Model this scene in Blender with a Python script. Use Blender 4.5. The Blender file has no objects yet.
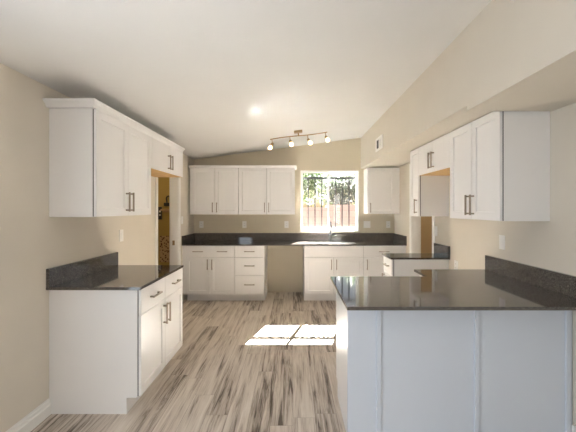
import bpy, bmesh, math, random
from mathutils import Vector, Matrix
random.seed(7)
PI = math.pi
scene = bpy.context.scene
C = scene.collection

# ------------------------------------------------------------------ camera
F_PX, W_PX = 340.0, 576.0
cam_d = bpy.data.cameras.new('camera')
cam_d.sensor_fit = 'HORIZONTAL'
cam_d.sensor_width = 36.0
cam_d.lens = F_PX / W_PX * 36.0
cam_d.shift_x = -5.0 / W_PX
cam_d.shift_y = -7.0 / W_PX
cam_d.clip_start = 0.05
cam = bpy.data.objects.new('camera', cam_d)
cam.location = (0, 0, 1.44)
cam.rotation_euler = (PI / 2, 0, 0)
C.objects.link(cam)
scene.camera = cam

# ------------------------------------------------------------------ world, sun, area lights, exposure
world = bpy.data.worlds.new('world')
scene.world = world
world.use_nodes = True
wn = world.node_tree
wn.nodes.clear()
w_out = wn.nodes.new('ShaderNodeOutputWorld')
w_bg = wn.nodes.new('ShaderNodeBackground')
w_sky = wn.nodes.new('ShaderNodeTexSky')
w_sky.sky_type = 'NISHITA'
w_sky.sun_disc = False
w_sky.sun_elevation = math.radians(41)
w_sky.sun_rotation = math.radians(15)
w_sky.air_density = 1.0
w_sky.dust_density = 1.5
w_bg.inputs['Strength'].default_value = 0.085
wn.links.new(w_sky.outputs[0], w_bg.inputs['Color'])
wn.links.new(w_bg.outputs[0], w_out.inputs['Surface'])

SUN_DIR = Vector((-0.292, -1.0, -0.87)).normalized()      # the way the light travels
sun_d = bpy.data.lights.new('sun', 'SUN')
sun_d.energy = 475.0
sun_d.angle = math.radians(0.12)
sun_d.color = (1.0, 0.975, 0.955)
sun = bpy.data.objects.new('sun', sun_d)
sun.rotation_euler = SUN_DIR.to_track_quat('-Z', 'Y').to_euler()
sun.location = (2, 9, 8)
C.objects.link(sun)


def area(name, loc, rot, sx, sy, power, col):
    d = bpy.data.lights.new(name, 'AREA')
    d.shape = 'RECTANGLE'
    d.size, d.size_y = sx, sy
    d.energy = power
    d.color = col
    o = bpy.data.objects.new(name, d)
    o.location = loc
    o.rotation_euler = rot
    C.objects.link(o)
    return o


# fill light at the wide window added unseen in the left wall
area('fill_left_window', (-1.66, -0.25, 1.25), (PI / 2 - 0.05, 0, -PI / 2), 2.9, 1.4, 58, (0.82, 0.91, 1.0))
# fill light at the smaller unseen window added in the right wall
area('fill_right_window', (1.70, -1.3, 1.45), (PI / 2, 0, PI / 2), 1.9, 1.1, 34, (0.99, 0.97, 0.95))
# sampling portal in the kitchen window (gives no light of its own)
po = area('window_portal', (0.636, 6.04, 1.576), (-PI / 2, 0, 0), 0.95, 1.0, 1, (1, 1, 1))
po.data.cycles.is_portal = True

scene.view_settings.view_transform = 'Standard'
scene.view_settings.look = 'None'
scene.view_settings.gamma = 1.0
scene.view_settings.use_curve_mapping = False
scene.view_settings.exposure = 0.04
scene.cycles.max_bounces = 10
scene.cycles.diffuse_bounces = 7
scene.cycles.glossy_bounces = 5
scene.cycles.transparent_max_bounces = 12
scene.cycles.blur_glossy = 0.07
scene.cycles.sample_clamp_indirect = 0


# ------------------------------------------------------------------ materials
def mat(name, col, rough=0.5, metal=0.0, spec=0.5, var=0.0, vscale=8.0, bump=0.0, bscale=60.0):
    """Principled material with a little procedural colour variation and bump."""
    m = bpy.data.materials.new(name)
    m.use_nodes = True
    nt = m.node_tree
    b = nt.nodes['Principled BSDF']
    b.inputs['Roughness'].default_value = rough
    b.inputs['Metallic'].default_value = metal
    b.inputs['Specular IOR Level'].default_value = spec
    tc = nt.nodes.new('ShaderNodeTexCoord')
    n = nt.nodes.new('ShaderNodeTexNoise')
    n.inputs['Scale'].default_value = vscale
    n.inputs['Detail'].default_value = 3
    nt.links.new(tc.outputs['Object'], n.inputs['Vector'])
    r = nt.nodes.new('ShaderNodeMapRange')
    r.inputs['From Min'].default_value = 0.3
    r.inputs['From Max'].default_value = 0.7
    r.inputs['To Min'].default_value = 1.0 - var
    r.inputs['To Max'].default_value = 1.0 + var
    nt.links.new(n.outputs[0], r.inputs['Value'])
    mx = nt.nodes.new('ShaderNodeVectorMath')
    mx.operation = 'SCALE'
    mx.inputs[0].default_value = col
    nt.links.new(r.outputs[0], mx.inputs['Scale'])
    nt.links.new(mx.outputs[0], b.inputs['Base Color'])
    if bump:
        n2 = nt.nodes.new('ShaderNodeTexNoise')
        n2.inputs['Scale'].default_value = bscale
        n2.inputs['Detail'].default_value = 4
        nt.links.new(tc.outputs['Object'], n2.inputs['Vector'])
        bp = nt.nodes.new('ShaderNodeBump')
        bp.inputs['Strength'].default_value = bump
        bp.inputs['Distance'].default_value = 0.002
        nt.links.new(n2.outputs[0], bp.inputs['Height'])
        nt.links.new(bp.outputs[0], b.inputs['Normal'])
    return m


M = {}
M['wall'] = mat('wall_paint', (0.665, 0.615, 0.53), 0.85, var=0.015, vscale=3, bump=0.25, bscale=70)
M['ceiling'] = mat('ceiling_paint', (0.69, 0.685, 0.675), 0.9, var=0.012, vscale=2, bump=0.25, bscale=60)
M['panel'] = mat('daylight_tinted_panel', (0.61, 0.655, 0.73), 0.42, var=0.008, vscale=4)  # blue daylight tint put into the colour of the white panel
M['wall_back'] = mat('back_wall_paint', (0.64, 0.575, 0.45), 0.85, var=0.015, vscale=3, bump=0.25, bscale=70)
M['trim'] = mat('trim_paint', (0.80, 0.79, 0.76), 0.45, var=0.01)
M['white'] = mat('white_cabinet_paint', (0.80, 0.79, 0.785), 0.38, var=0.008, vscale=4)
M['pull'] = mat('brushed_nickel_bronze', (0.36, 0.31, 0.26), 0.32, metal=0.9, var=0.05, vscale=80)
M['wood'] = mat('raw_maple_underside', (0.62, 0.40, 0.17), 0.6, var=0.12, vscale=14)
M['steel'] = mat('stainless_steel', (0.62, 0.62, 0.61), 0.25, metal=1.0, var=0.04, vscale=40)
M['chrome'] = mat('polished_chrome', (0.42, 0.42, 0.43), 0.18, metal=1.0, var=0.02)
M['brass'] = mat('satin_brass_nickel', (0.36, 0.26, 0.15), 0.35, metal=1.0, var=0.04, vscale=50)
M['plastic'] = mat('white_plastic_plate', (0.84, 0.83, 0.80), 0.4, var=0.01)
M['slot'] = mat('dark_slot', (0.03, 0.03, 0.03), 0.7, var=0.05)
M['vent_white'] = mat('white_vent_metal', (0.82, 0.80, 0.76), 0.45, var=0.01)
M['vinyl'] = mat('white_window_vinyl', (0.86, 0.86, 0.84), 0.4, var=0.01)
M['iron'] = mat('black_iron', (0.02, 0.02, 0.022), 0.5, metal=0.3, var=0.1, vscale=30)
M['hall'] = mat('hall_ochre_paint', (0.40, 0.30, 0.11), 0.85, var=0.03, vscale=3, bump=0.2)
M['tan'] = mat('side_room_tan_paint', (0.40, 0.31, 0.19), 0.85, var=0.03, vscale=3, bump=0.2)
M['black'] = mat('black_plastic', (0.015, 0.014, 0.013), 0.4, var=0.1)
M['parchment'] = mat('tan_parchment', (0.42, 0.30, 0.18), 0.8, var=0.25, vscale=30)
M['earth'] = mat('dry_earth', (0.045, 0.036, 0.026), 0.95, var=0.15, vscale=4, bump=0.5, bscale=20)
M['unseen_cladding'] = mat('added_dark_cladding', (0.03, 0.024, 0.02), 0.8, var=0.1)
M['gap_shade'] = mat('dark_gap_shade', (0.05, 0.048, 0.047), 0.8, var=0.05)  # shade of the gaps between fronts, put in as dark colour
M['bark'] = mat('grey_bark', (0.10, 0.08, 0.06), 0.9, var=0.2, vscale=20, bump=0.5)
M['rubber'] = mat('dark_drain', (0.05, 0.05, 0.05), 0.5, var=0.05)


def quartz():
    m = mat('dark_speckled_quartz', (0.05, 0.045, 0.04), 0.06, spec=0.85)
    nt = m.node_tree
    b = nt.nodes['Principled BSDF']
    tc = nt.nodes.new('ShaderNodeTexCoord')
    v = nt.nodes.new('ShaderNodeTexVoronoi')
    v.inputs['Scale'].default_value = 260
    nt.links.new(tc.outputs['Object'], v.inputs['Vector'])
    cr = nt.nodes.new('ShaderNodeValToRGB')
    cr.color_ramp.elements[0].position = 0.0
    cr.color_ramp.elements[0].color = (0.032, 0.027, 0.024, 1)
    cr.color_ramp.elements[1].position = 1.0
    cr.color_ramp.elements[1].color = (0.16, 0.138, 0.122, 1)
    e = cr.color_ramp.elements.new(0.65)
    e.color = (0.066, 0.057, 0.051, 1)
    sep = nt.nodes.new('ShaderNodeSeparateColor')
    nt.links.new(v.outputs['Color'], sep.inputs[0])
    nt.links.new(sep.outputs[0], cr.inputs[0])
    nt.links.new(cr.outputs[0], b.inputs['Base Color'])
    return m


M['quartz'] = quartz()


def floor_mat():
    m = bpy.data.materials.new('wood_look_plank_tile')
    m.use_nodes = True
    nt = m.node_tree
    b = nt.nodes['Principled BSDF']
    N, L = nt.nodes.new, nt.links.new

    def math_(op, a, c=None, d=None):
        n = N('ShaderNodeMath')
        n.operation = op
        for i, v in enumerate((a, c, d)):
            if v is None:
                continue
            if isinstance(v, (int, float)):
                n.inputs[i].default_value = v
            else:
                L(v, n.inputs[i])
        return n.outputs[0]

    tc = N('ShaderNodeTexCoord')
    sp = N('ShaderNodeSeparateXYZ')
    L(tc.outputs['Object'], sp.inputs[0])
    PW, PL = 0.152, 1.22
    xs = math_('DIVIDE', sp.outputs['X'], PW)
    col = math_('FLOOR', xs)
    fx = math_('FRACT', xs)
    wn1 = N('ShaderNodeTexWhiteNoise')
    wn1.noise_dimensions = '1D'
    L(col, wn1.inputs['W'])
    ys = math_('ADD', math_('DIVIDE', sp.outputs['Y'], PL), math_('MULTIPLY', wn1.outputs['Value'], 7.0))
    row = math_('FLOOR', ys)
    fy = math_('FRACT', ys)
    cid = N('ShaderNodeCombineXYZ')
    L(col, cid.inputs[0])
    L(row, cid.inputs[1])
    wn2 = N('ShaderNodeTexWhiteNoise')
    wn2.noise_dimensions = '3D'
    L(cid.outputs[0], wn2.inputs['Vector'])
    # streaks along the plank, shifted per plank: broad bands plus fine grain
    def streak(kx, ky, det, dist, zoff):
        vec = N('ShaderNodeCombineXYZ')
        L(math_('ADD', math_('MULTIPLY', sp.outputs['X'], kx), math_('MULTIPLY', wn2.outputs['Value'], 90.0 + zoff)), vec.inputs[0])
        L(math_('MULTIPLY', sp.outputs['Y'], ky), vec.inputs[1])
        L(math_('MULTIPLY', wn2.outputs['Value'], 40.0 + zoff), vec.inputs[2])
        n = N('ShaderNodeTexNoise')
        n.inputs['Scale'].default_value = 1.0
        n.inputs['Detail'].default_value = det
        n.inputs['Roughness'].default_value = 0.65
        n.inputs['Distortion'].default_value = dist
        L(vec.outputs[0], n.inputs['Vector'])
        return n
    n1 = streak(22.0, 1.3, 5, 0.8, 0.0)
    n2 = streak(95.0, 3.5, 3, 0.3, 13.0)
    tone = math_('ADD', math_('MULTIPLY', n1.outputs[0], 0.95), math_('MULTIPLY', math_('SUBTRACT', n2.outputs[0], 0.5), 0.46))
    tone = math_('ADD', tone, math_('MULTIPLY', math_('SUBTRACT', wn2.outputs['Value'], 0.5), 0.22))
    tone = math_('ADD', tone, 0.025)
    cr = N('ShaderNodeValToRGB')
    els = cr.color_ramp.elements
    els[0].position = 0.30
    els[0].color = (0.115, 0.085, 0.063, 1)
    els[1].position = 0.72
    els[1].color = (0.72, 0.66, 0.59, 1)
    for p, c in ((0.38, (0.36, 0.30, 0.245, 1)), (0.46, (0.52, 0.45, 0.385, 1)), (0.56, (0.63, 0.56, 0.485, 1))):
        e = els.new(p)
        e.color = c
    L(tone, cr.inputs[0])
    # grout
    gx = math_('MINIMUM', fx, math_('SUBTRACT', 1.0, fx))
    gy = math_('MINIMUM', fy, math_('SUBTRACT', 1.0, fy))
    g = math_('MINIMUM', math_('MULTIPLY', gx, PW), math_('MULTIPLY', gy, PL))
    gm = math_('LESS_THAN', g, 0.0011)
    mx = N('ShaderNodeMix')
    mx.data_type = 'RGBA'
    L(gm, mx.inputs['Factor'])
    L(cr.outputs[0], mx.inputs['A'])
    mx.inputs['B'].default_value = (0.30, 0.25, 0.21, 1)
    L(mx.outputs['Result'], b.inputs['Base Color'])
    b.inputs['Roughness'].default_value = 0.42
    bp = N('ShaderNodeBump')
    bp.inputs['Strength'].default_value = 0.15
    bp.inputs['Distance'].default_value = 0.002
    L(n1.outputs[0], bp.inputs['Height'])
    L(bp.outputs[0], b.inputs['Normal'])
    return m


M['floor'] = floor_mat()


def glass_mat():
    m = bpy.data.materials.new('clear_pane_glass')
    m.use_nodes = True
    nt = m.node_tree
    nt.nodes.clear()
    out = nt.nodes.new('ShaderNodeOutputMaterial')
    tr = nt.nodes.new('ShaderNodeBsdfTransparent')
    tr.inputs[0].default_value = (0.97, 0.985, 0.98, 1)
    gl = nt.nodes.new('ShaderNodeBsdfGlossy')
    gl.inputs['Roughness'].default_value = 0.02
    fr = nt.nodes.new('ShaderNodeFresnel')
    fr.inputs['IOR'].default_value = 1.45
    mx = nt.nodes.new('ShaderNodeMixShader')
    nt.links.new(fr.outputs[0], mx.inputs[0])
    nt.links.new(tr.outputs[0], mx.inputs[1])
    nt.links.new(gl.outputs[0], mx.inputs[2])
    nt.links.new(mx.outputs[0], out.inputs[0])
    return m


M['glass'] = glass_mat()


def emit_mat(name, col, strength):
    m = bpy.data.materials.new(name)
    m.use_nodes = True
    b = m.node_tree.nodes['Principled BSDF']
    b.inputs['Base Color'].default_value = (0.9, 0.85, 0.75, 1)
    b.inputs['Emission Color'].default_value = (*col, 1)
    b.inputs['Emission Strength'].default_value = strength
    return m


M['bulb'] = emit_mat('lit_frosted_bulb', (1.0, 0.72, 0.38), 5.0)


def block_mat():
    m = mat('pink_block_wall', (0.50, 0.30, 0.25), 0.9)
    nt = m.node_tree
    b = nt.nodes['Principled BSDF']
    tc = nt.nodes.new('ShaderNodeTexCoord')
    mp = nt.nodes.new('ShaderNodeMapping')
    mp.inputs['Rotation'].default_value = (PI / 2, 0, 0)
    nt.links.new(tc.outputs['Object'], mp.inputs[0])
    br = nt.nodes.new('ShaderNodeTexBrick')
    br.inputs['Scale'].default_value = 1.0
    br.inputs['Brick Width'].default_value = 0.40
    br.inputs['Row Height'].default_value = 0.20
    br.inputs['Mortar Size'].default_value = 0.008
    br.inputs['Color1'].default_value = (0.70, 0.50, 0.44, 1)
    br.inputs['Color2'].default_value = (0.64, 0.45, 0.395, 1)
    br.inputs['Mortar'].default_value = (0.48, 0.34, 0.30, 1)
    nt.links.new(mp.outputs[0], br.inputs['Vector'])
    nt.links.new(br.outputs[0], b.inputs['Base Color'])
    return m


M['block'] = block_mat()


def poster_mat():
    m = mat('tan_poster_with_dark_pattern', (0.42, 0.30, 0.18), 0.8)
    nt = m.node_tree
    b = nt.nodes['Principled BSDF']
    tc = nt.nodes.new('ShaderNodeTexCoord')
    n = nt.nodes.new('ShaderNodeTexVoronoi')
    n.inputs['Scale'].default_value = 26
    nt.links.new(tc.outputs['Object'], n.inputs['Vector'])
    cr = nt.nodes.new('ShaderNodeValToRGB')
    cr.color_ramp.elements[0].position = 0.30
    cr.color_ramp.elements[0].color = (0.09, 0.04, 0.02, 1)
    cr.color_ramp.elements[1].position = 0.42
    cr.color_ramp.elements[1].color = (0.46, 0.34, 0.21, 1)
    nt.links.new(n.outputs['Distance'], cr.inputs[0])
    nt.links.new(cr.outputs[0], b.inputs['Base Color'])
    return m


M['poster'] = poster_mat()


def leaf_mat(name, c1, c2):
    m = mat(name, c1, 0.6)
    nt = m.node_tree
    b = nt.nodes['Principled BSDF']
    tc = nt.nodes.new('ShaderNodeTexCoord')
    n = nt.nodes.new('ShaderNodeTexNoise')
    n.inputs['Scale'].default_value = 9
    nt.links.new(tc.outputs['Object'], n.inputs['Vector'])
    cr = nt.nodes.new('ShaderNodeValToRGB')
    cr.color_ramp.elements[0].position = 0.35
    cr.color_ramp.elements[0].color = (*c1, 1)
    cr.color_ramp.elements[1].position = 0.65
    cr.color_ramp.elements[1].color = (*c2, 1)
    nt.links.new(n.outputs[0], cr.inputs[0])
    nt.links.new(cr.outputs[0], b.inputs['Base Color'])
    # leaves let some light through
    tl = nt.nodes.new('ShaderNodeBsdfTranslucent')
    nt.links.new(cr.outputs[0], tl.inputs[0])
    ad = nt.nodes.new('ShaderNodeMixShader')
    ad.inputs[0].default_value = 0.45
    out = nt.nodes['Material Output']
    nt.links.new(b.outputs[0], ad.inputs[1])
    nt.links.new(tl.outputs[0], ad.inputs[2])
    nt.links.new(ad.outputs[0], out.inputs[0])
    return m


M['leaf_green'] = leaf_mat('fresh_green_leaves', (0.012, 0.026, 0.005), (0.040, 0.066, 0.012))
M['leaf_olive'] = leaf_mat('olive_grey_leaves', (0.014, 0.020, 0.013), (0.045, 0.056, 0.036))


# ------------------------------------------------------------------ mesh helpers
class MB:
    """Collects shapes into one mesh."""

    def __init__(self):
        self.bm = bmesh.new()

    def box(self, x0, x1, y0, y1, z0, z1, bevel=0.0):
        bm = self.bm
        vs = [bm.verts.new((x, y, z)) for x in (x0, x1) for y in (y0, y1) for z in (z0, z1)]
        fs = []
        for q in ((0, 1, 3, 2), (4, 6, 7, 5), (0, 4, 5, 1), (2, 3, 7, 6), (0, 2, 6, 4), (1, 5, 7, 3)):
            fs.append(bm.faces.new([vs[i] for i in q]))
        if bevel:
            es = {e for f in fs for e in f.edges}
            bmesh.ops.bevel(bm, geom=list(es), offset=bevel, segments=2, affect='EDGES', profile=0.6)
        return self

    def prism(self, pts, axis, a0, a1):
        """Extrude a polygon (pts in the two other axes, in xyz order) along axis from a0 to a1."""
        bm = self.bm

        def mk(p, a):
            if axis == 'x':
                return bm.verts.new((a, p[0], p[1]))
            if axis == 'y':
                return bm.verts.new((p[0], a, p[1]))
            return bm.verts.new((p[0], p[1], a))
        A = [mk(p, a0) for p in pts]
        B = [mk(p, a1) for p in pts]
        n = len(pts)
        bm.faces.new(A)
        bm.faces.new(B[::-1])
        for i in range(n):
            j = (i + 1) % n
            bm.faces.new((A[i], B[i], B[j], A[j]))
        return self

    def tube(self, pts, r, seg=10, cap=True):
        """Round tube through pts; r a radius or one radius per point."""
        bm = self.bm
        pts = [Vector(p) for p in pts]
        rs = r if isinstance(r, (list, tuple)) else [r] * len(pts)
        rings = []
        ref = None
        for i, p in enumerate(pts):
            t = (pts[min(i + 1, len(pts) - 1)] - pts[max(i - 1, 0)]).normalized()
            if ref is None:
                ref = Vector((0, 0, 1)) if abs(t.z) < 0.9 else Vector((1, 0, 0))
            u = (ref - t * ref.dot(t)).normalized()
            ref = u
            v = t.cross(u)
            rings.append([bm.verts.new(p + (u * math.cos(2 * PI * k / seg) + v * math.sin(2 * PI * k / seg)) * rs[i]) for k in range(seg)])
        for a, b in zip(rings, rings[1:]):
            for k in range(seg):
                f = bm.faces.new((a[k], a[(k + 1) % seg], b[(k + 1) % seg], b[k]))
                f.smooth = True
        if cap:
            bm.faces.new(rings[0][::-1])
            bm.faces.new(rings[-1])
        return self

    def lathe(self, prof, origin, axis=(0, 0, 1), seg=20):
        """Spin (radius, height) pairs about an axis through origin."""
        bm = self.bm
        q = Vector(axis).normalized().to_track_quat('Z', 'Y')
        o = Vector(origin)
        rings = []
        for r, h in prof:
            rings.append([bm.verts.new(o + q @ Vector((r * math.cos(2 * PI * k / seg), r * math.sin(2 * PI * k / seg), h))) for k in range(seg)])
        for a, b in zip(rings, rings[1:]):
            for k in range(seg):
                f = bm.faces.new((a[k], a[(k + 1) % seg], b[(k + 1) % seg], b[k]))
                f.smooth = True
        bm.faces.new(rings[0][::-1])
        bm.faces.new(rings[-1])
        return self

    def shaker(self, x0, x1, z0, z1, yf, yb, rail=0.058, rec=0.009):
        """Shaker front facing -y: flat frame, small sloped step, recessed panel."""
        bm = self.bm
        ch = 0.0015

        def ring(d, y):
            return [bm.verts.new(p) for p in ((x0 + d, y, z0 + d), (x1 - d, y, z0 + d), (x1 - d, y, z1 - d), (x0 + d, y, z1 - d))]
        R = [ring(0, yb), ring(0, yf + ch), ring(ch, yf), ring(rail, yf), ring(rail + 0.003, yf + rec)]
        for a, b in zip(R, R[1:]):
            for k in range(4):
                bm.faces.new((a[k], a[(k + 1) % 4], b[(k + 1) % 4], b[k]))
        bm.faces.new(R[-1])
        bm.faces.new(R[0][::-1])
        return self

    def build(self, name, material, parent=None, loc=None):
        bmesh.ops.recalc_face_normals(self.bm, faces=self.bm.faces[:])
        me = bpy.data.meshes.new(name)
        self.bm.to_mesh(me)
        self.bm.free()
        me.materials.append(material)
        o = bpy.data.objects.new(name, me)
        C.objects.link(o)
        if parent:
            o.parent = parent
        if loc:
            o.location = loc
        return o


def tag(o, label, cat, group=None, kind=None):
    o['label'] = label
    o['category'] = cat
    if group:
        o['group'] = group
    if kind:
        o['kind'] = kind
    return o


def empty(name, loc=(0, 0, 0), rz=0.0):
    o = bpy.data.objects.new(name, None)
    o.empty_display_size = 0.1
    o.location = loc
    o.rotation_euler = (0, 0, rz)
    C.objects.link(o)
    return o


def thing(name, label, cat, loc=(0, 0, 0), rz=0.0, group=None):
    return tag(empty(name, loc, rz), label, cat, group)


def struct(o, label, cat):
    return tag(o, label, cat, kind='structure')


# ------------------------------------------------------------------ room dimensions (metres, camera axis = +Y)
XL, XR, YB, YR = -1.715, 1.75, 5.882, -3.4
XS = 1.173                       # face of the soffit
T = 0.12
SLOPE = 0.13
CZ = lambda x: 2.296 + SLOPE * (x - XL)
TOP = 2.95
ZC, ZS = 0.897, 0.877            # counter top / underside

# floor
struct(MB().box(XL, XR, YR - T, YB + 0.15, -0.1, 0).build('floor', M['floor']), 'grey brown wood look plank floor', 'floor')
struct(MB().box(XL - 2.3, XL, 2.4, 6.03, -0.1, 0).build('floor_hall', M['floor']), 'plank floor of the hall beyond the left doorway', 'floor')
struct(MB().box(XR, XR + 2.0, 3.2, 6.03, -0.1, 0).build('floor_side_room', M['floor']), 'plank floor of the room beyond the right doorway', 'floor')
# sloping ceiling
struct(MB().prism([(XL - T, CZ(XL - T)), (XR + T, CZ(XR + T)), (XR + T, CZ(XR + T) + 0.15), (XL - T, CZ(XL - T) + 0.15)], 'y', YR - T, YB + 0.15)
       .build('ceiling', M['ceiling']), 'off white ceiling sloping up to the right', 'ceiling')

# left wall with a doorway
D1a, D1b, D1h = 4.29, 5.09, 2.05
w = MB()
LW0, LW1, LZ0, LZ1 = -1.75, 1.25, 0.50, 2.08       # added window for the left fill light, out of view
w.box(XL - T, XL, YR - T, LW0, 0, TOP)
w.box(XL - T, XL, LW1, D1a, 0, TOP)
w.box(XL - T, XL, LW0, LW1, 0, LZ0)
w.box(XL - T, XL, LW0, LW1, LZ1, TOP)
w.box(XL - T, XL, D1b, YB + 0.15, 0, TOP)
w.box(XL - T, XL, D1a, D1b, D1h, TOP)
struct(w.build('wall_left', M['wall']), 'beige left wall with narrow doorway', 'wall')
# right wall with a doorway
D2a, D2b = 4.25, 5.01
w = MB()
RW0, RW1, RZ0, RZ1 = -2.3, -0.3, 0.85, 2.05       # added window for the right fill light, out of view
w.box(XR, XR + T, YR - T, RW0, 0, TOP)
w.box(XR, XR + T, RW1, D2a, 0, TOP)
w.box(XR, XR + T, RW0, RW1, 0, RZ0)
w.box(XR, XR + T, RW0, RW1, RZ1, TOP)
w.box(XR, XR + T, D2b, YB + 0.15, 0, TOP)
w.box(XR, XR + T, D2a, D2b, D1h, TOP)
struct(w.build('wall_right', M['wall']), 'beige right wall above the peninsula', 'wall')
# back wall with the window
WX0, WX1, WZ0, WZ1 = 0.13, 1.142, 1.046, 2.106
w = MB()
w.box(XL, WX0, YB, YB + 0.15, 0, TOP)
w.box(WX1, XR, YB, YB + 0.15, 0, TOP)
w.box(WX0, WX1, YB, YB + 0.15, 0, WZ0)
w.box(WX0, WX1, YB, YB + 0.15, WZ1, TOP)
struct(w.build('wall_back', M['wall_back']), 'beige back wall around the kitchen window', 'wall')
# unseen dark cladding added outside the back wall to cut sun bounce
w = MB()
for a, b, c_, d in ((XL - 2.3, WX0 - 0.01, -0.15, TOP + 0.1), (WX1 + 0.01, XR + 2.0, -0.15, TOP + 0.1), (WX0 - 0.01, WX1 + 0.01, -0.15, WZ0 - 0.01), (WX0 - 0.01, WX1 + 0.01, WZ1 + 0.01, TOP)):
    w.box(a, b, YB + 0.151, YB + 0.171, c_, d)
struct(w.build('added_cladding', M['unseen_cladding']), 'dark brown cladding added unseen outside the back wall', 'wall')
# rear wall behind the camera
struct(MB().box(XL, XR, YR - T, YR, 0, TOP).build('wall_rear', M['wall']), 'beige rear wall behind the camera', 'wall')
# frames and panes of the unseen windows added for the fill lights
def added_window(name, x, a0, a1, z0, z1, label):
    gd = struct(empty(name, (x, 0, 0)), label, 'window')
    am = (a0 + a1) / 2
    g = MB()
    for a, b in ((a0, a0 + 0.04), (am - 0.02, am + 0.02), (a1 - 0.04, a1)):
        g.box(-0.025, 0.025, a, b, z0, z1)
    for a, b in ((a0 + 0.04, am - 0.02), (am + 0.02, a1 - 0.04)):
        g.box(-0.025, 0.025, a, b, z0, z0 + 0.04)
        g.box(-0.025, 0.025, a, b, z1 - 0.04, z1)
    g.build('window_frame', M['vinyl'], gd)
    for a, b in ((a0 + 0.04, am - 0.02), (am + 0.02, a1 - 0.04)):
        MB().box(-0.004, 0.004, a, b, z0 + 0.04, z1 - 0.04).build('pane', M['glass'], gd)
added_window('added_window_2', XL - 0.06, LW0, LW1, LZ0, LZ1, 'added white framed window for fill light, unseen beside the camera')
added_window('added_window_3', XR + 0.06, RW0, RW1, RZ0, RZ1, 'added white framed window for fill light, unseen behind the camera')

# soffit on the right: deeper towards the camera
w = MB()
w.box(XS, XR, YR, 2.297, 2.10, CZ(XR) + 0.02)
w.box(XS, XR, 2.297, YB, 2.137, CZ(XR) + 0.02)
struct(w.build('wall_soffit', M['wall']), 'beige boxed soffit over the right cabinets', 'soffit')

# baseboards
def baseboard(name, x, y0, y1, sgn, label):
    p = [(x, 0.0), (x + sgn * 0.017, 0.0), (x + sgn * 0.017, 0.068), (x + sgn * 0.012, 0.074), (x + sgn * 0.012, 0.092),
         (x + sgn * 0.006, 0.099), (x + sgn * 0.004, 0.112), (x, 0.112)]
    struct(MB().prism(p, 'y', y0, y1).build(name, M['trim']), label, 'baseboard')
baseboard('baseboard_left', XL, YR, 2.386, 1, 'white stepped baseboard along the left wall')
baseboard('baseboard_right', XR, YR, 2.09, -1, 'white stepped baseboard along the right wall')
baseboard('baseboard_corner', XL, 3.31, 4.228, 1, 'white baseboard beside the left doorway')
baseboard('baseboard_range', XR, 3.06, 3.80, -1, 'white baseboard in the empty range bay')

# door frames
def door_frame(name, x_room, x_out, ya, yb, h, sgn, label):
    d = struct(empty(name, (0, 0, 0)), label, 'door')
    j = MB()
    lo, hi = min(x_room, x_out), max(x_room, x_out)
    j.box(lo, hi, ya, ya + 0.015, 0, h - 0.015)
    j.box(lo, hi, yb - 0.015, yb, 0, h - 0.015)
    j.box(lo, hi, ya, yb, h - 0.015, h)
    j.build('jamb', M['trim'], d)
    c = MB()
    for xa in (x_room, x_out):
        s = sgn if xa == x_room else -sgn
        a, b = sorted((xa, xa + s * 0.014))
        c.box(a, b, ya - 0.06, ya, 0, h + 0.06)
        c.box(a, b, yb, yb + 0.06, 0, h + 0.06)
        c.box(a, b, ya, yb, h, h + 0.06)
    c.build('casing', M['trim'], d)
    return d
d1 = door_frame('door_1', XL, XL - T, D1a, D1b, D1h, 1, 'white framed doorway into the ochre hall')
MB().box(XL - 0.085, XL - 0.05, D1b - 0.0185, D1b - 0.0152, 0.90, 0.97).build('strike_plate', M['brass'], d1)
d2 = door_frame('door_2', XR, XR + T, D2a, D2b, D1h, -1, 'white framed doorway on the right wall')

# ochre hall beyond the left doorway
w = MB()
w.box(XL - 2.2, XL - T, 5.95, 6.03, 0, 2.4)
struct(w.build('wall_hall_end', M['hall']), 'ochre end wall of the hall beyond the left doorway', 'wall')
struct(MB().box(XL - 2.3, XL - 2.2, 2.5, 6.03, 0, 2.4).build('wall_hall_far', M['hall']), 'ochre far wall of the hall', 'wall')
struct(MB().box(XL - 2.2, XL - T, 2.4, 2.5, 0, 2.4).build('wall_hall_near', M['hall']), 'ochre near wall of the hall', 'wall')
struct(MB().box(XL - 2.3, XL - T, 2.4, 6.03, 2.4, 2.5).build('ceiling_hall', M['ceiling']), 'ceiling of the hall', 'ceiling')
hl = bpy.data.lights.new('hall_lamp', 'POINT')
hl.energy = 12
hl.shadow_soft_size = 0.12
hl.color = (1.0, 0.74, 0.36)
ho = bpy.data.objects.new('hall_lamp', hl)
ho.location = (XL - 1.0, 4.9, 2.1)
C.objects.link(ho)
# tan side room beyond the right doorway
struct(MB().box(XR + 1.9, XR + 2.0, 3.2, 6.03, 0, 2.4).build('wall_side_room_far', M['tan']), 'tan far wall of the room beyond the right doorway', 'wall')
struct(MB().box(XR + T, XR + 1.9, 5.95, 6.03, 0, 2.4).build('wall_side_room_end', M['tan']), 'tan end wall of the room beyond the right doorway', 'wall')
struct(MB().box(XR + T, XR + 1.9, 3.2, 3.3, 0, 2.4).build('wall_side_room_near', M['tan']), 'tan near wall of the room beyond the right doorway', 'wall')
struct(MB().box(XR, XR + 2.0, 3.2, 6.03, 2.96, 3.06).build('ceiling_side_room', M['ceiling']), 'ceiling of the room beyond the right doorway', 'ceiling')
for nm, (a, b, c_, d) in {'wall_side_room_upper_far': (XR + 1.9, XR + 2.0, 3.2, 6.03), 'wall_side_room_upper_end': (XR + T, XR + 1.9, 5.95, 6.03),
                          'wall_side_room_upper_near': (XR + T, XR + 1.9, 3.2, 3.3)}.items():
    struct(MB().box(a, b, c_, d, 2.4, 2.96).build(nm, M['tan']), 'tan upper wall of the room beyond the right doorway', 'wall')
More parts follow.
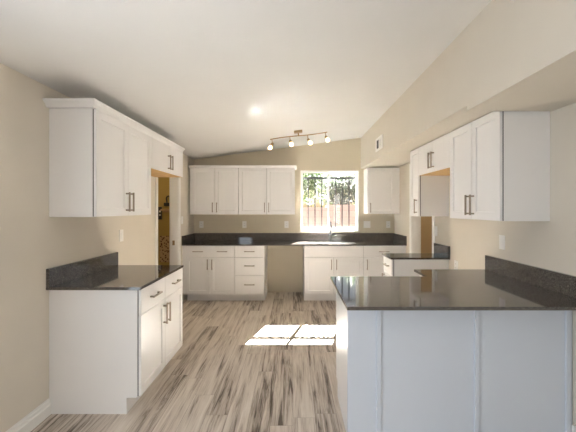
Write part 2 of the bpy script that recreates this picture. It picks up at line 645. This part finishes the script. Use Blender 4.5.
sl = bpy.data.lights.new('side_room_fill', 'POINT')  # added point light that brightens the side room, no fixture there
sl.energy = 28
sl.shadow_soft_size = 0.15
sl.color = (1.0, 0.84, 0.62)
so = bpy.data.objects.new('side_room_fill', sl)
so.location = (XR + 0.9, 5.0, 2.2)
C.objects.link(so)

# ------------------------------------------------------------------ window
win = struct(empty('window_1', (0, YB, 0)), 'white framed sliding kitchen window over the sink', 'window')
f = MB()
fo = 0.021
f.box(WX0, WX0 + fo, -0.008, 0.13, WZ0, WZ1)
f.box(WX1 - fo, WX1, -0.008, 0.13, WZ0, WZ1)
f.box(WX0 + fo, WX1 - fo, -0.008, 0.13, WZ1 - fo, WZ1)
f.box(WX0 + fo, WX1 - fo, -0.008, 0.13, WZ0, WZ0 + 0.018)
f.build('window_frame', M['vinyl'], win)
xm = 0.622
for (a, b, y0) in ((WX0 + fo, xm + 0.012, 0.045), (xm - 0.012, WX1 - fo, 0.075)):
    s_ = MB()
    z0, z1 = WZ0 + 0.018, WZ1 - fo
    fw = 0.021
    s_.box(a, a + fw, y0, y0 + 0.026, z0, z1)
    s_.box(b - fw, b, y0, y0 + 0.026, z0, z1)
    s_.box(a + fw, b - fw, y0, y0 + 0.026, z1 - fw, z1)
    s_.box(a + fw, b - fw, y0, y0 + 0.026, z0, z0 + fw)
    so_ = s_.build('sash', M['vinyl'], win)
    MB().box(a + fw, b - fw, y0 + 0.010, y0 + 0.015, z0 + fw, z1 - fw).build('pane', M['glass'], so_)

# ------------------------------------------------------------------ cabinets
def pull(parent, x, z, yf, vertical=True, length=0.16):
    """Square bar pull on two posts, standing off a front at y = yf (front faces -y)."""
    h = MB()
    L2, r = length / 2, 0.006
    if vertical:
        h.box(x - r, x + r, yf - 0.036, yf - 0.024, z - L2, z + L2, 0.0015)
        for dz in (-L2 + 0.012, L2 - 0.012):
            h.box(x - r, x + r, yf - 0.025, yf - 0.0002, z + dz - r, z + dz + r)
    else:
        h.box(x - L2, x + L2, yf - 0.036, yf - 0.024, z - r, z + r, 0.0015)
        for dx in (-L2 + 0.012, L2 - 0.012):
            h.box(x + dx - r, x + dx + r, yf - 0.025, yf - 0.0002, z - r, z + r)
    return h.build('handle', M['pull'], parent)


GAP = 0.007          # standoff behind the fronts
TH = 0.019           # front thickness


def cabinet(name, label, loc, rz, w, d, h, fronts, toe=False, group=None, filler_l=0.0, filler_r=0.0, wood_bottom=False):
    """Local frame: x along the front, y from the box front (0) back to the wall (d), z up from the base of the thing."""
    root = thing(name, label, 'cabinet', loc, rz, group)
    b = MB()
    zb = 0.114 if toe else 0.0
    zbb = zb + (0.006 if wood_bottom else 0)
    b.box(0, w, 0, d, zbb, h)
    b.build('body', M['white'], root)
    if toe:
        MB().box(0, w, 0.076, d, 0, zb).build('toe_kick', M['white'], root)
    if wood_bottom:
        MB().box(0.001, w - 0.001, -0.018, d, zb, zbb).build('bottom_panel', M['wood'], root)
    for fl, xa, xb in ((filler_l, -filler_l, 0), (filler_r, w, w + filler_r)):
        if fl:
            MB().box(xa, xb, -0.004, 0.016, zb, h).build('filler_strip', M['white'], root)
    yf, yb = -GAP - TH, -GAP
    zf = min(k[3] for k in fronts)
    MB().box(0.0015, w - 0.0015, -GAP + 0.0003, -0.0003, zf + 0.002, (Z_W1 if toe else h) - 0.002).build('gap_shade', M['gap_shade'], root)  # dark strip stands in for the shade behind and between the fronts
    for k in fronts:
        kind, x0, x1, z0, z1 = k[:5]
        e = 0.0022
        m = MB()
        if kind == 'door':
            m.shaker(x0 + e, x1 - e, z0 + e, z1 - e, yf, yb)
        else:
            m.box(x0 + e, x1 - e, yf, yb, z0 + e, z1 - e, 0.0015)
        o = m.build('drawer' if kind == 'drawer' else ('front_panel' if kind == 'panel' else 'door'), M['white'], root)
        for (vert, hx, hz) in k[5]:
            pull(o, hx, hz, yf, vert)
    return root


R90 = PI / 2
Z_D0, Z_D1, Z_W1 = 0.122, 0.692, 0.873        # door bottom, door top, drawer top

# --- back run, base
BF = 5.273
BDEP = YB - BF - 0.002
def hpair(w_, z): return [(False, w_ * 0.26, z), (False, w_ * 0.75, z)]
w0 = 0.762
cabinet('base_cabinet', 'white two door base cabinet with one wide two handle drawer in the back corner', (-1.662, BF, 0), 0, w0, BDEP, ZS - 0.001,
        [('drawer', 0, w0, Z_D1, Z_W1, hpair(w0, 0.785)),
         ('door', 0, w0 / 2, Z_D0, Z_D1, [(True, w0 / 2 - 0.035, 0.585)]),
         ('door', w0 / 2, w0, Z_D0, Z_D1, [(True, w0 / 2 + 0.035, 0.585)])], True, filler_l=0.05)
w1 = 0.457
cabinet('drawer_cabinet', 'white base cabinet with a stack of three drawers beside the dishwasher gap', (-0.899, BF, 0), 0, w1, BDEP, ZS - 0.001,
        [('drawer', 0, w1, Z_D1, Z_W1, [(False, w1 / 2, 0.785)]),
         ('drawer', 0, w1, 0.411, Z_D1, [(False, w1 / 2, 0.565)]),
         ('drawer', 0, w1, Z_D0, 0.411, [(False, w1 / 2, 0.275)])], True)
w2 = 0.917
cabinet('sink_cabinet', 'white two door sink base cabinet with a plain false front under the window', (0.172, BF, 0), 0, w2, BDEP, ZS - 0.24,
        [('panel', 0, w2, Z_D1, Z_W1, []),
         ('door', 0, w2 / 2, Z_D0, Z_D1, [(True, w2 / 2 - 0.04, 0.585)]),
         ('door', w2 / 2, w2, Z_D0, Z_D1, [(True, w2 / 2 + 0.04, 0.585)])], True)
# sides and rails that carry the counter around the open sink bay
sc_root = [o for o in C.objects if o.name == 'sink_cabinet'][0]
r_ = MB()
r_.box(0, 0.018, 0, BDEP, ZS - 0.24, ZS - 0.001)
r_.box(w2 - 0.018, w2, 0, BDEP, ZS - 0.24, ZS - 0.001)
r_.box(0.018, w2 - 0.018, 0, 0.018, ZS - 0.24, ZS - 0.001)
r_.build('side_panels', M['white'], sc_root)
w3 = 0.617
cabinet('base_cabinet', 'white one door base cabinet with a single drawer right of the sink', (1.091, BF, 0), 0, w3, BDEP, ZS - 0.001,
        [('drawer', 0, w3, Z_D1, Z_W1, [(False, w3 / 2, 0.785)]),
         ('door', 0, w3, Z_D0, Z_D1, [(True, 0.05, 0.585)])], True, filler_r=0.04)

# --- back run, uppers
UF = YB - 0.305
UDEP = 0.303
wa, wb_ = 0.77, 0.922
hU = 0.762
cabinet('wall_cabinet', 'white two door wall cabinet in the back left corner', (-1.662, UF, 1.35), 0, wa, UDEP, hU,
        [('door', 0, wa / 2, 0, hU, [(True, wa / 2 - 0.035, 0.115)]), ('door', wa / 2, wa, 0, hU, [(True, wa / 2 + 0.035, 0.115)])], group=None, filler_l=0.03)
cabinet('wall_cabinet', 'white two door wall cabinet just left of the window', (-0.890, UF, 1.35), 0, wb_, UDEP, hU,
        [('door', 0, wb_ / 2, 0, hU, [(True, wb_ / 2 - 0.035, 0.115)]), ('door', wb_ / 2, wb_, 0, hU, [(True, wb_ / 2 + 0.035, 0.115)])])
wr = 0.445
cabinet('wall_cabinet', 'white one door wall cabinet between the window and right wall', (1.222, UF, 1.36), 0, wr, UDEP, hU - 0.006,
        [('door', 0, wr, 0, hU - 0.006, [(True, 0.04, 0.10)])], filler_r=0.08)
# crown strip over the two left back uppers
c = MB()
yf = UF - 0.023
c.prism([(yf - 0.002, 2.113), (UF + 0.30, 2.113), (UF + 0.30, 2.152), (yf - 0.035, 2.152), (yf - 0.035, 2.143), (yf - 0.012, 2.120)], 'x', -1.70, 0.06)
tag(c.build('crown_molding', M['white']), 'thin white crown strip over the back wall cabinets', 'molding')

# --- left run
LF = -1.093                      # box front of the left base cabinet
LDEP = LF - XL - 0.002
wl = 0.90
cabinet('base_cabinet', 'white base cabinet with two drawers and two doors against the left wall', (LF, 2.388, 0), R90, wl, LDEP, ZS - 0.001,
        [('drawer', 0, wl / 2, Z_D1, Z_W1, [(False, wl * 0.25, 0.785)]),
         ('drawer', wl / 2, wl, Z_D1, Z_W1, [(False, wl * 0.75, 0.785)]),
         ('door', 0, wl / 2, Z_D0, Z_D1, [(True, wl / 2 - 0.035, 0.575)]),
         ('door', wl / 2, wl, Z_D0, Z_D1, [(True, wl / 2 + 0.035, 0.575)])], True)
ULF = XL + 0.307
wu = 0.926
hL = 0.762
cabinet('wall_cabinet', 'white two door wall cabinet high over the left counter', (ULF, 2.388, 1.384), R90, wu, 0.305, hL,
        [('door', 0, wu / 2, 0, hL, [(True, wu / 2 - 0.035, 0.115)]), ('door', wu / 2, wu, 0, hL, [(True, wu / 2 + 0.035, 0.115)])])
wfr = 0.955
cabinet('wall_cabinet', 'short white two door wall cabinet above the refrigerator space on the left', (ULF, 3.316, 1.837), R90, wfr, 0.305, 0.309,
        [('slab', 0, wfr / 2, 0, 0.309, [(True, wfr / 2 - 0.035, 0.12)]), ('slab', wfr / 2, wfr, 0, 0.309, [(True, wfr / 2 + 0.035, 0.12)])], wood_bottom=True)
# crown moulding with a return at the near end
def crown_left():
    m = MB()
    bm = m.bm
    prof = [(0.0, 2.147), (0.026, 2.147), (0.030, 2.153), (0.038, 2.166), (0.054, 2.181), (0.062, 2.187), (0.062, 2.198), (0.0, 2.198)]
    yn, yf_ = 2.388, 4.272
    xw, xf = XL + 0.002, ULF
    path = []
    for p, z in prof:
        q = p
        path.append([bm.verts.new((xw, yn - q, z)), bm.verts.new((xf + q * 0.80, yn - q, z)), bm.verts.new((xf + q * 0.80, yf_, z))])
    n = len(prof)
    for i in range(n):
        j = (i + 1) % n
        for k in range(2):
            bm.faces.new((path[i][k], path[i][k + 1], path[j][k + 1], path[j][k]))
    bm.faces.new([path[i][0] for i in range(n)])
    bm.faces.new([path[i][2] for i in range(n)])
    # flat top board
    m.box(xw, xf + 0.001, yn, yf_, 2.150, 2.160)
    return m.build('crown_molding', M['white'])
tag(crown_left(), 'white stepped crown molding along the top of the left wall cabinets', 'molding')

# --- right run, uppers
URF = 1.433
UD = XR - URF - 0.002
hR = 0.772
zR = 1.357
wbR, wor, wna = 0.738, 0.758, 0.28
cabinet('wall_cabinet', 'large white two door wall cabinet nearest on the right wall over the peninsula', (URF, 3.050, zR), -R90, wbR, UD, hR,
        [('door', 0, wbR / 2, 0, hR, [(True, wbR / 2 - 0.035, 0.115)]), ('door', wbR / 2, wbR, 0, hR, [(True, wbR / 2 + 0.035, 0.115)])])
hO = zR + hR - 1.813
cabinet('wall_cabinet', 'short white two door wall cabinet above the empty range bay', (URF, 3.809, 1.813), -R90, wor, UD, hO,
        [('slab', 0, wor / 2, 0, hO, [(True, wor / 2 - 0.035, 0.12)]), ('slab', wor / 2, wor, 0, hO, [(True, wor / 2 + 0.035, 0.12)])], wood_bottom=True)
cabinet('wall_cabinet', 'narrow white one door wall cabinet far along the right wall', (URF, 4.090, zR), -R90, wna, UD, hR,
        [('door', 0, wna, 0, hR, [(True, wna - 0.05, 0.115)])])

# --- right run, small base beyond the range bay
RBF = 1.135
RD = XR - RBF - 0.002
wsb = 0.345
cabinet('base_cabinet', 'narrow white drawer base cabinet beyond the range bay on the right', (RBF, 4.16, 0), -R90, wsb, RD, ZS - 0.001,
        [('drawer', 0, wsb, Z_D1, Z_W1, [(False, wsb / 2, 0.785)]), ('door', 0, wsb, Z_D0, Z_D1, [(True, 0.05, 0.585)])], True)

# --- peninsula
PX0, PYN, PYF = 0.342, 2.127, 2.69
pen = thing('peninsula_cabinet', 'white L shaped peninsula cabinet with panelled back and battens in the foreground', 'cabinet', (PX0, PYN, 0))
b = MB()
PW = XR - PX0 - 0.002
b.box(0.018, PW, 0.02, PYF - PYN, 0.114, ZS - 0.001)
b.box(RBF - PX0, PW, PYF - PYN, 3.04 - PYN, 0.114, ZS - 0.001)
b.build('body', M['white'], pen)
MB().box(0.018, PW, 0.02, PYF - PYN - 0.076, 0, 0.114).build('toe_kick', M['white'], pen)
b = MB()
b.box(0.0, 0.018, 0.02, PYF - PYN - 0.076, 0, 0.114)
b.box(0.0, 0.018, 0.02, PYF - PYN, 0.114, ZS - 0.001)
b.build('end_panel', M['white'], pen)
MB().box(0, PW, 0.0, 0.0195, 0, ZS - 0.001).build('back_panel', M['panel'], pen)['label'] = 'back panel with blue daylight tint in its colour'
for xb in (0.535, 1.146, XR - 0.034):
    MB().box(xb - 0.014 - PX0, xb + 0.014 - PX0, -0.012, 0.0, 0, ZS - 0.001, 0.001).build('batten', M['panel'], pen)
MB().box(XR - 0.018 - PX0, PW, -0.032, -0.0125, 0, 0.10).build('plinth_block', M['trim'], pen)
# kitchen side fronts
yfr = PYF - PYN
def pfront(kind, x0, x1, z0, z1, handles):
    m = MB()
    e = 0.0016
    # built facing -y then mirrored to face +y
    if kind == 'door':
        m.shaker(x0 + e, x1 - e, z0 + e, z1 - e, -(yfr + GAP + TH), -(yfr + GAP))
    else:
        m.box(x0 + e, x1 - e, -(yfr + GAP + TH), -(yfr + GAP), z0 + e, z1 - e, 0.0015)
    for v in m.bm.verts:
        v.co.y = -v.co.y
    o = m.build(kind, M['white'], pen)
    for vert, hx, hz in handles:
        h = MB()
        ya, yb2 = yfr + GAP + TH + 0.0002, yfr + GAP + TH
        if vert:
            h.box(hx - .006, hx + .006, yb2 + 0.024, yb2 + 0.036, hz - .08, hz + .08)
            for dz in (-.068, .068):
                h.box(hx - .006, hx + .006, ya, yb2 + 0.025, hz + dz - .006, hz + dz + .006)
        else:
            h.box(hx - .08, hx + .08, yb2 + 0.024, yb2 + 0.036, hz - .006, hz + .006)
            for dx in (-.068, .068):
                h.box(hx + dx - .006, hx + dx + .006, ya, yb2 + 0.025, hz - .006, hz + .006)
        h.build('handle', M['pull'], o)
xa, xb = 0.02, RBF - PX0 - 0.06
xmid = (xa + xb) / 2
pfront('drawer', xa, xmid, Z_D1, Z_W1, [(False, (xa + xmid) / 2, 0.785)])
pfront('drawer', xmid, xb, Z_D1, Z_W1, [(False, (xb + xmid) / 2, 0.785)])
pfront('door', xa, xmid, Z_D0, Z_D1, [(True, xmid - 0.035, 0.585)])
pfront('door', xmid, xb, Z_D0, Z_D1, [(True, xmid + 0.035, 0.585)])

# ------------------------------------------------------------------ counters
BS = 0.128          # backsplash height
def top_poly(name, pts, label, z0=ZS, z1=ZC):
    m = MB().prism(pts, 'z', z0, z1)
    bmesh.ops.bevel(m.bm, geom=[e for e in m.bm.edges if abs(e.verts[0].co.z - e.verts[1].co.z) < 1e-6], offset=0.0015, segments=2, affect='EDGES')
    return tag(m.build(name, M['quartz']), label, 'countertop')

E = 0.001
# left counter
CLX = -1.060
ct = top_poly('countertop', [(XL + E, 2.358), (CLX, 2.358), (CLX, 3.292), (XL + E, 3.292)], 'dark polished countertop with backsplash on the left wall cabinet')
MB().box(XL + E, XL + 0.024, 2.358, 3.292, ZC, ZC + BS, 0.0015).build('backsplash', M['quartz'], ct)
# back counter with the sink cut-out
SX0, SX1, SY0, SY1 = 0.27, 0.99, 5.34, 5.74
CBF = 5.228
m = MB()
m.box(XL + E, SX0, CBF, YB - E, ZS, ZC)
m.box(SX1, XR - E, CBF, YB - E, ZS, ZC)
m.box(SX0, SX1, CBF, SY0, ZS, ZC)
m.box(SX0, SX1, SY1, YB - E, ZS, ZC)
ct = tag(m.build('countertop', M['quartz']), 'long dark polished countertop with sink along the back wall under the window', 'countertop')
MB().box(XL + 0.025, XR - 0.025, YB - 0.023, YB - E, ZC, ZC + BS, 0.0015).build('backsplash', M['quartz'], ct)
MB().box(XL + E, XL + 0.024, CBF, YB - E, ZC, ZC + BS, 0.0015).build('backsplash', M['quartz'], ct)
MB().box(XR - 0.024, XR - E, CBF, YB - E, ZC, ZC + BS, 0.0015).build('backsplash', M['quartz'], ct)
# small counter beyond the range bay
ct = top_poly('countertop', [(1.088, 3.785), (XR - E, 3.785), (XR - E, 4.17), (1.088, 4.17)], 'small dark countertop beyond the range bay at the right')
MB().box(XR - 0.024, XR - E, 3.785, 4.17, ZC, ZC + BS, 0.0015).build('backsplash', M['quartz'], ct)
# peninsula
ct = top_poly('countertop', [(0.301, 1.886), (XR - E, 1.886), (XR - E, 3.058), (1.088, 3.058), (1.088, 2.738), (0.301, 2.738)], 'large dark polished L shaped countertop on the peninsula in the foreground')
MB().box(XR - 0.024, XR - E, 1.886, 3.058, ZC, ZC + BS, 0.0015).build('backsplash', M['quartz'], ct)

# ------------------------------------------------------------------ sink and faucet
sink = thing('sink', 'stainless steel undermount sink below the kitchen window', 'sink', (0, 0, 0.66))
m = MB()
z0, z1 = 0.005, ZS - 0.66 - 0.001
t = 0.004
m.box(SX0 - 0.015, SX1 + 0.015, SY0 - 0.015, SY1 + 0.015, z0, z0 + t)
m.box(SX0 - 0.015, SX0 - 0.002, SY0 - 0.015, SY1 + 0.015, z0 + t, z1)
m.box(SX1 + 0.002, SX1 + 0.015, SY0 - 0.015, SY1 + 0.015, z0 + t, z1)
m.box(SX0 - 0.002, SX1 + 0.002, SY0 - 0.015, SY0 - 0.002, z0 + t, z1)
m.box(SX0 - 0.002, SX1 + 0.002, SY1 + 0.002, SY1 + 0.015, z0 + t, z1)
m.build('basin', M['steel'], sink)
MB().lathe([(0.045, 0), (0.045, 0.003), (0.03, 0.004), (0.028, 0.001)], (0.63, 5.55, z0 + t)).build('drain', M['rubber'], sink)

fx, fy = 0.635, 5.80
fau = thing('faucet', 'chrome gooseneck faucet with side lever behind the sink', 'faucet', (fx, fy, ZC))
MB().lathe([(0.030, 0), (0.030, 0.006), (0.024, 0.012), (0.023, 0.11), (0.020, 0.122)], (0, 0, 0)).build('body', M['chrome'], fau)
arc = [(0, 0, 0.12), (0, 0, 0.25)]
for k in range(1, 13):
    a = PI * k / 12
    arc.append((0, -0.075 + 0.075 * math.cos(a), 0.25 + 0.075 * math.sin(a)))
MB().tube(arc, 0.013, 12).build('spout', M['chrome'], fau)
MB().lathe([(0.012, 0), (0.017, 0.02), (0.019, 0.09), (0.013, 0.10)], (0, -0.15, 0.25), (0, 0, -1)).build('spray_head', M['chrome'], fau)
lv = MB()
lv.tube([(0.02, 0, 0.075), (0.052, 0, 0.075)], 0.013, 12)
lv.tube([(0.048, 0, 0.075), (0.075, -0.02, 0.088), (0.105, -0.045, 0.115)], [0.008, 0.007, 0.006], 10)
lv.build('lever', M['chrome'], fau)

# ------------------------------------------------------------------ wall plates
def plate(name, label, loc, rz, kind='outlet', gang=1, h=0.118):
    """Plate in the local xz plane facing -y."""
    w_ = 0.072 + 0.046 * (gang - 1)
    cat = 'outlet' if kind == 'outlet' else 'switch'
    r = thing(name, label, cat, loc, rz)
    MB().box(-w_ / 2, w_ / 2, -0.007, -0.0005, -h / 2, h / 2, 0.002).build('cover_plate', M['plastic'], r)
    for g_ in range(gang):
        cx = (g_ - (gang - 1) / 2) * 0.046
        if kind == 'outlet':
            for dz in (0.021, -0.021):
                o = MB().box(cx - 0.016, cx + 0.016, -0.0095, -0.0072, dz - 0.014, dz + 0.014, 0.001).build('receptacle', M['plastic'], r)
                s = MB()
                s.box(cx - 0.008, cx - 0.005, -0.0103, -0.0096, dz - 0.004, dz + 0.006)
                s.box(cx + 0.005, cx + 0.008, -0.0103, -0.0096, dz - 0.004, dz + 0.006)
                s.build('slots', M['slot'], o)
        else:
            MB().box(cx - 0.016, cx + 0.016, -0.0105, -0.0072, -0.032, 0.032, 0.0012).build('rocker', M['plastic'], r)
    return r


zo = 1.172
plate('wall_outlet', 'white wall outlet at the far left end of the back wall', (-1.583, YB, zo), 0)
plate('wall_outlet', 'white wall outlet in the middle under the back wall cabinets', (-0.839, YB, zo), 0)
plate('wall_outlet', 'white wall outlet just left of the window', (-0.112, YB, zo), 0)
plate('light_switch', 'white double switch plate just right of the window', (1.280, YB, zo), 0, 'switch', 2)
plate('wall_outlet', 'white wall outlet in the back right corner', (1.647, YB, zo), 0)
plate('light_switch', 'white switch plate on the left wall above the left counter', (XL, 3.39, 1.175), R90, 'switch')
plate('light_switch', 'white switch plate between the left doorway and the back corner', (XL, 5.25, 1.267), R90, 'switch')
plate('light_switch', 'white switch plate on the right wall under the largest wall cabinet', (XR, 2.84, 1.162), -R90, 'switch')
plate('light_switch', 'white switch plate beside the right doorway above the small counter', (XR, 4.155, 1.17), -R90, 'switch')
plate('wall_outlet', 'white low wall outlet in the empty range bay', (XR, 3.64, 0.83), -R90)

# ------------------------------------------------------------------ vent on the soffit
v = thing('air_vent', 'white louvered air vent high on the soffit', 'vent', (XS, 4.615, 2.33), -R90)
vw, vh = 0.37, 0.18
m = MB()
m.box(-vw / 2, -vw / 2 + 0.05, -0.010, -0.0005, -vh / 2, vh / 2, 0.002)
m.box(vw / 2 - 0.05, vw / 2, -0.010, -0.0005, -vh / 2, vh / 2, 0.002)
m.box(-vw / 2 + 0.05, vw / 2 - 0.05, -0.010, -0.0005, vh / 2 - 0.03, vh / 2)
m.box(-vw / 2 + 0.05, vw / 2 - 0.05, -0.010, -0.0005, -vh / 2, -vh / 2 + 0.03)
m.box(-0.005, 0.02, -0.010, -0.0005, -vh / 2 + 0.03, vh / 2 - 0.03)
m.build('vent_frame', M['vent_white'], v)
MB().box(-vw / 2 + 0.05, vw / 2 - 0.05, -0.0028, -0.0005, -vh / 2 + 0.03, vh / 2 - 0.03).build('duct_opening', M['slot'], v)
m = MB()
for k in range(3):
    x = 0.04 + k * 0.036
    m.prism([(x, -0.008), (x + 0.012, -0.003), (x + 0.0135, -0.003), (x + 0.0015, -0.008)], 'z', -vh / 2 + 0.03, vh / 2 - 0.03)
m.build('louver', M['vent_white'], v)

# ------------------------------------------------------------------ track light
TY = 4.72
tl = thing('track_light', 'brass four lamp track light on the sloping ceiling', 'ceiling light', (0.07, TY, CZ(0.07)))
ang = math.atan(SLOPE)
tl.rotation_euler = (0, -ang, 0)
MB().box(-0.058, 0.058, -0.04, 0.04, -0.032, -0.001, 0.004).build('canopy', M['brass'], tl)
MB().tube([(0, 0, -0.03), (0, 0, -0.068)], 0.010, 10).build('stem', M['brass'], tl)
pts = []
for k in range(25):
    u = -0.40 + 0.80 * k / 24
    pts.append((u, 0.03 * math.sin(u * PI / 0.4), -0.072))
MB().tube(pts, 0.0075, 10).build('rail', M['brass'], tl)
for i, (u, dx, dy) in enumerate(((-0.375, -0.55, -0.45), (-0.125, 0.10, -0.7), (0.125, 0.30, -0.6), (0.375, 0.15, -0.75))):
    yy = 0.03 * math.sin(u * PI / 0.4)
    ad = Vector((dx, dy, -0.85)).normalized()
    p0 = Vector((u, yy, -0.078))
    p1 = p0 + Vector((0, 0, -0.055))
    h = MB()
    h.tube([p0, p1], 0.006, 8)
    h.lathe([(0.012, -0.012), (0.020, 0.0), (0.024, 0.045), (0.024, 0.05)], p1, ad, 14)
    ho_ = h.build('lamp_head', M['brass'], tl)
    q = p1 + ad * 0.0505
    MB().lathe([(0.019, 0), (0.025, 0.013), (0.028, 0.029), (0.026, 0.043), (0.015, 0.054), (0.003, 0.057)], q, ad, 16).build('bulb', M['bulb'], ho_)

# ------------------------------------------------------------------ things in the hall
HY = 5.95
sc = thing('wall_sconce', 'dark curled wall sconce in the ochre hall', 'wall lamp', (-2.195, HY, 1.50))
m = MB()
m.box(-0.05, 0.05, -0.05, -0.001, -0.01, 0.05, 0.006)
m.build('base', M['black'], sc)
m = MB()
cur = []
for k in range(14):
    a = -0.6 + k * 0.33
    cur.append((0.045 - 0.035 * math.cos(a) - 0.02, -0.03, 0.12 + 0.045 * math.sin(a)))
m.tube([(0.0, -0.03, 0.05)] + cur, 0.012, 8)
m.build('arm', M['black'], sc)
pn = thing('wall_panel', 'black wall panel with white buttons in the ochre hall', 'control panel', (-2.325, HY, 1.367))
MB().box(-0.036, 0.036, -0.03, -0.001, -0.11, 0.11, 0.004).build('case', M['black'], pn)
for dz in (0.03, -0.03):
    MB().box(-0.004, 0.022, -0.035, -0.0302, dz - 0.014, dz + 0.014, 0.001).build('button', M['plastic'], pn)
ps = thing('wall_poster', 'tan patterned poster on the ochre hall wall', 'poster', (-2.225, HY, 0.74))
MB().box(-0.10, 0.10, -0.012, -0.001, -0.23, 0.23).build('sheet', M['poster'], ps)
sh = thing('wall_shelf', 'small pale shelf under the sconce in the ochre hall', 'shelf', (-2.19, HY, 1.44))
MB().box(-0.09, 0.09, -0.10, -0.001, -0.03, 0.0, 0.003).build('board', M['parchment'], sh)
MB().box(-0.08, 0.08, -0.02, -0.001, -0.06, -0.031).build('rail', M['parchment'], sh)

# ------------------------------------------------------------------ outside the window
struct(MB().box(-9, 12, 7.3, 20, -0.35, -0.15).build('ground_yard', M['earth']), 'dry yard ground outside the window', 'ground')
struct(MB().box(-5, 1.02, 10.2, 10.4, -0.15, 1.49).box(1.02, 9, 10.2, 10.4, -0.15, 1.57).build('wall_garden', M['block']), 'pink block garden wall outside the window', 'garden wall')

bars = thing('window_bars', 'black iron security bars outside the kitchen window', 'window bars', (0, YB + 0.20, 0))
for zr in (1.99, 1.09):
    MB().box(WX0 - 0.03, WX1 + 0.03, -0.022, 0.022, zr - 0.018, zr + 0.018).build('rail', M['iron'], bars)
nb = 9
for k in range(nb):
    x = WX0 + 0.02 + (WX1 - WX0 - 0.04) * k / (nb - 1)
    MB().box(x - 0.010, x + 0.010, -0.010, 0.010, 1.02, 1.976 if k % 2 else 2.02).build('bar', M['iron'], bars)
for k, x in enumerate((WX0 - 0.02, WX1 + 0.02)):
    for zr in (1.99, 1.09):
        MB().box(x - 0.01, x + 0.01, -0.028, -0.0225, zr - 0.01, zr + 0.01).build('bracket', M['iron'], bars)


def shrub(label, loc, h, rad, n, leaf, zlo, stems=5, seed=1):
    rnd = random.Random(seed)
    root = thing('shrub', label, 'shrub', loc, 0, None)
    st = MB()
    tips = []
    for k in range(stems):
        a = rnd.uniform(0, 2 * PI)
        r = rad * rnd.uniform(0.2, 0.8)
        p = [(0.05 * math.cos(a), 0.05 * math.sin(a), 0.0), (r * 0.4 * math.cos(a), r * 0.4 * math.sin(a), h * 0.45),
             (r * math.cos(a), r * math.sin(a), h * rnd.uniform(0.8, 0.97))]
        st.tube(p, [0.02, 0.012, 0.006], 6)
        tips.append(p)
    st.build('stem', M['bark'], root)
    lf = MB()
    bm = lf.bm
    # clumps of leaves with gaps between them
    clumps = []
    for k in range(70):
        a = rnd.uniform(0, 2 * PI)
        r = rad * math.sqrt(rnd.random())
        clumps.append(Vector((r * math.cos(a), 0.5 * r * math.sin(a), rnd.uniform(zlo, h))))
    for k in range(n):
        cpt = rnd.choice(clumps)
        c_ = cpt + Vector((rnd.gauss(0, 0.13), rnd.gauss(0, 0.13), rnd.gauss(0, 0.12)))
        s = rnd.uniform(0.03, 0.06)
        q = Matrix.Rotation(rnd.uniform(0, 6.28), 3, 'Z') @ Matrix.Rotation(rnd.uniform(-1.2, 1.2), 3, 'X')
        vs = [bm.verts.new(c_ + q @ Vector(v_)) for v_ in ((-s * 0.4, 0, 0), (0, -s, 0.004), (s * 0.4, 0, 0), (0, s, 0.004))]
        bm.faces.new(vs)
    lf.build('foliage', M[leaf], root)
    return root


shrub('bright green leafy shrub seen through the left window pane', (0.88, 13.5, -0.15), 3.15, 0.65, 4600, 'leaf_green', 1.95, 5, 3)
shrub('grey olive shrub rising behind the garden wall at right', (1.66, 11.4, -0.15), 2.72, 0.62, 5200, 'leaf_olive', 1.72, 5, 5)
shrub('yellow green shrub farthest right behind the garden wall', (2.75, 12.6, -0.15), 3.2, 0.6, 2200, 'leaf_green', 1.7, 5, 8)
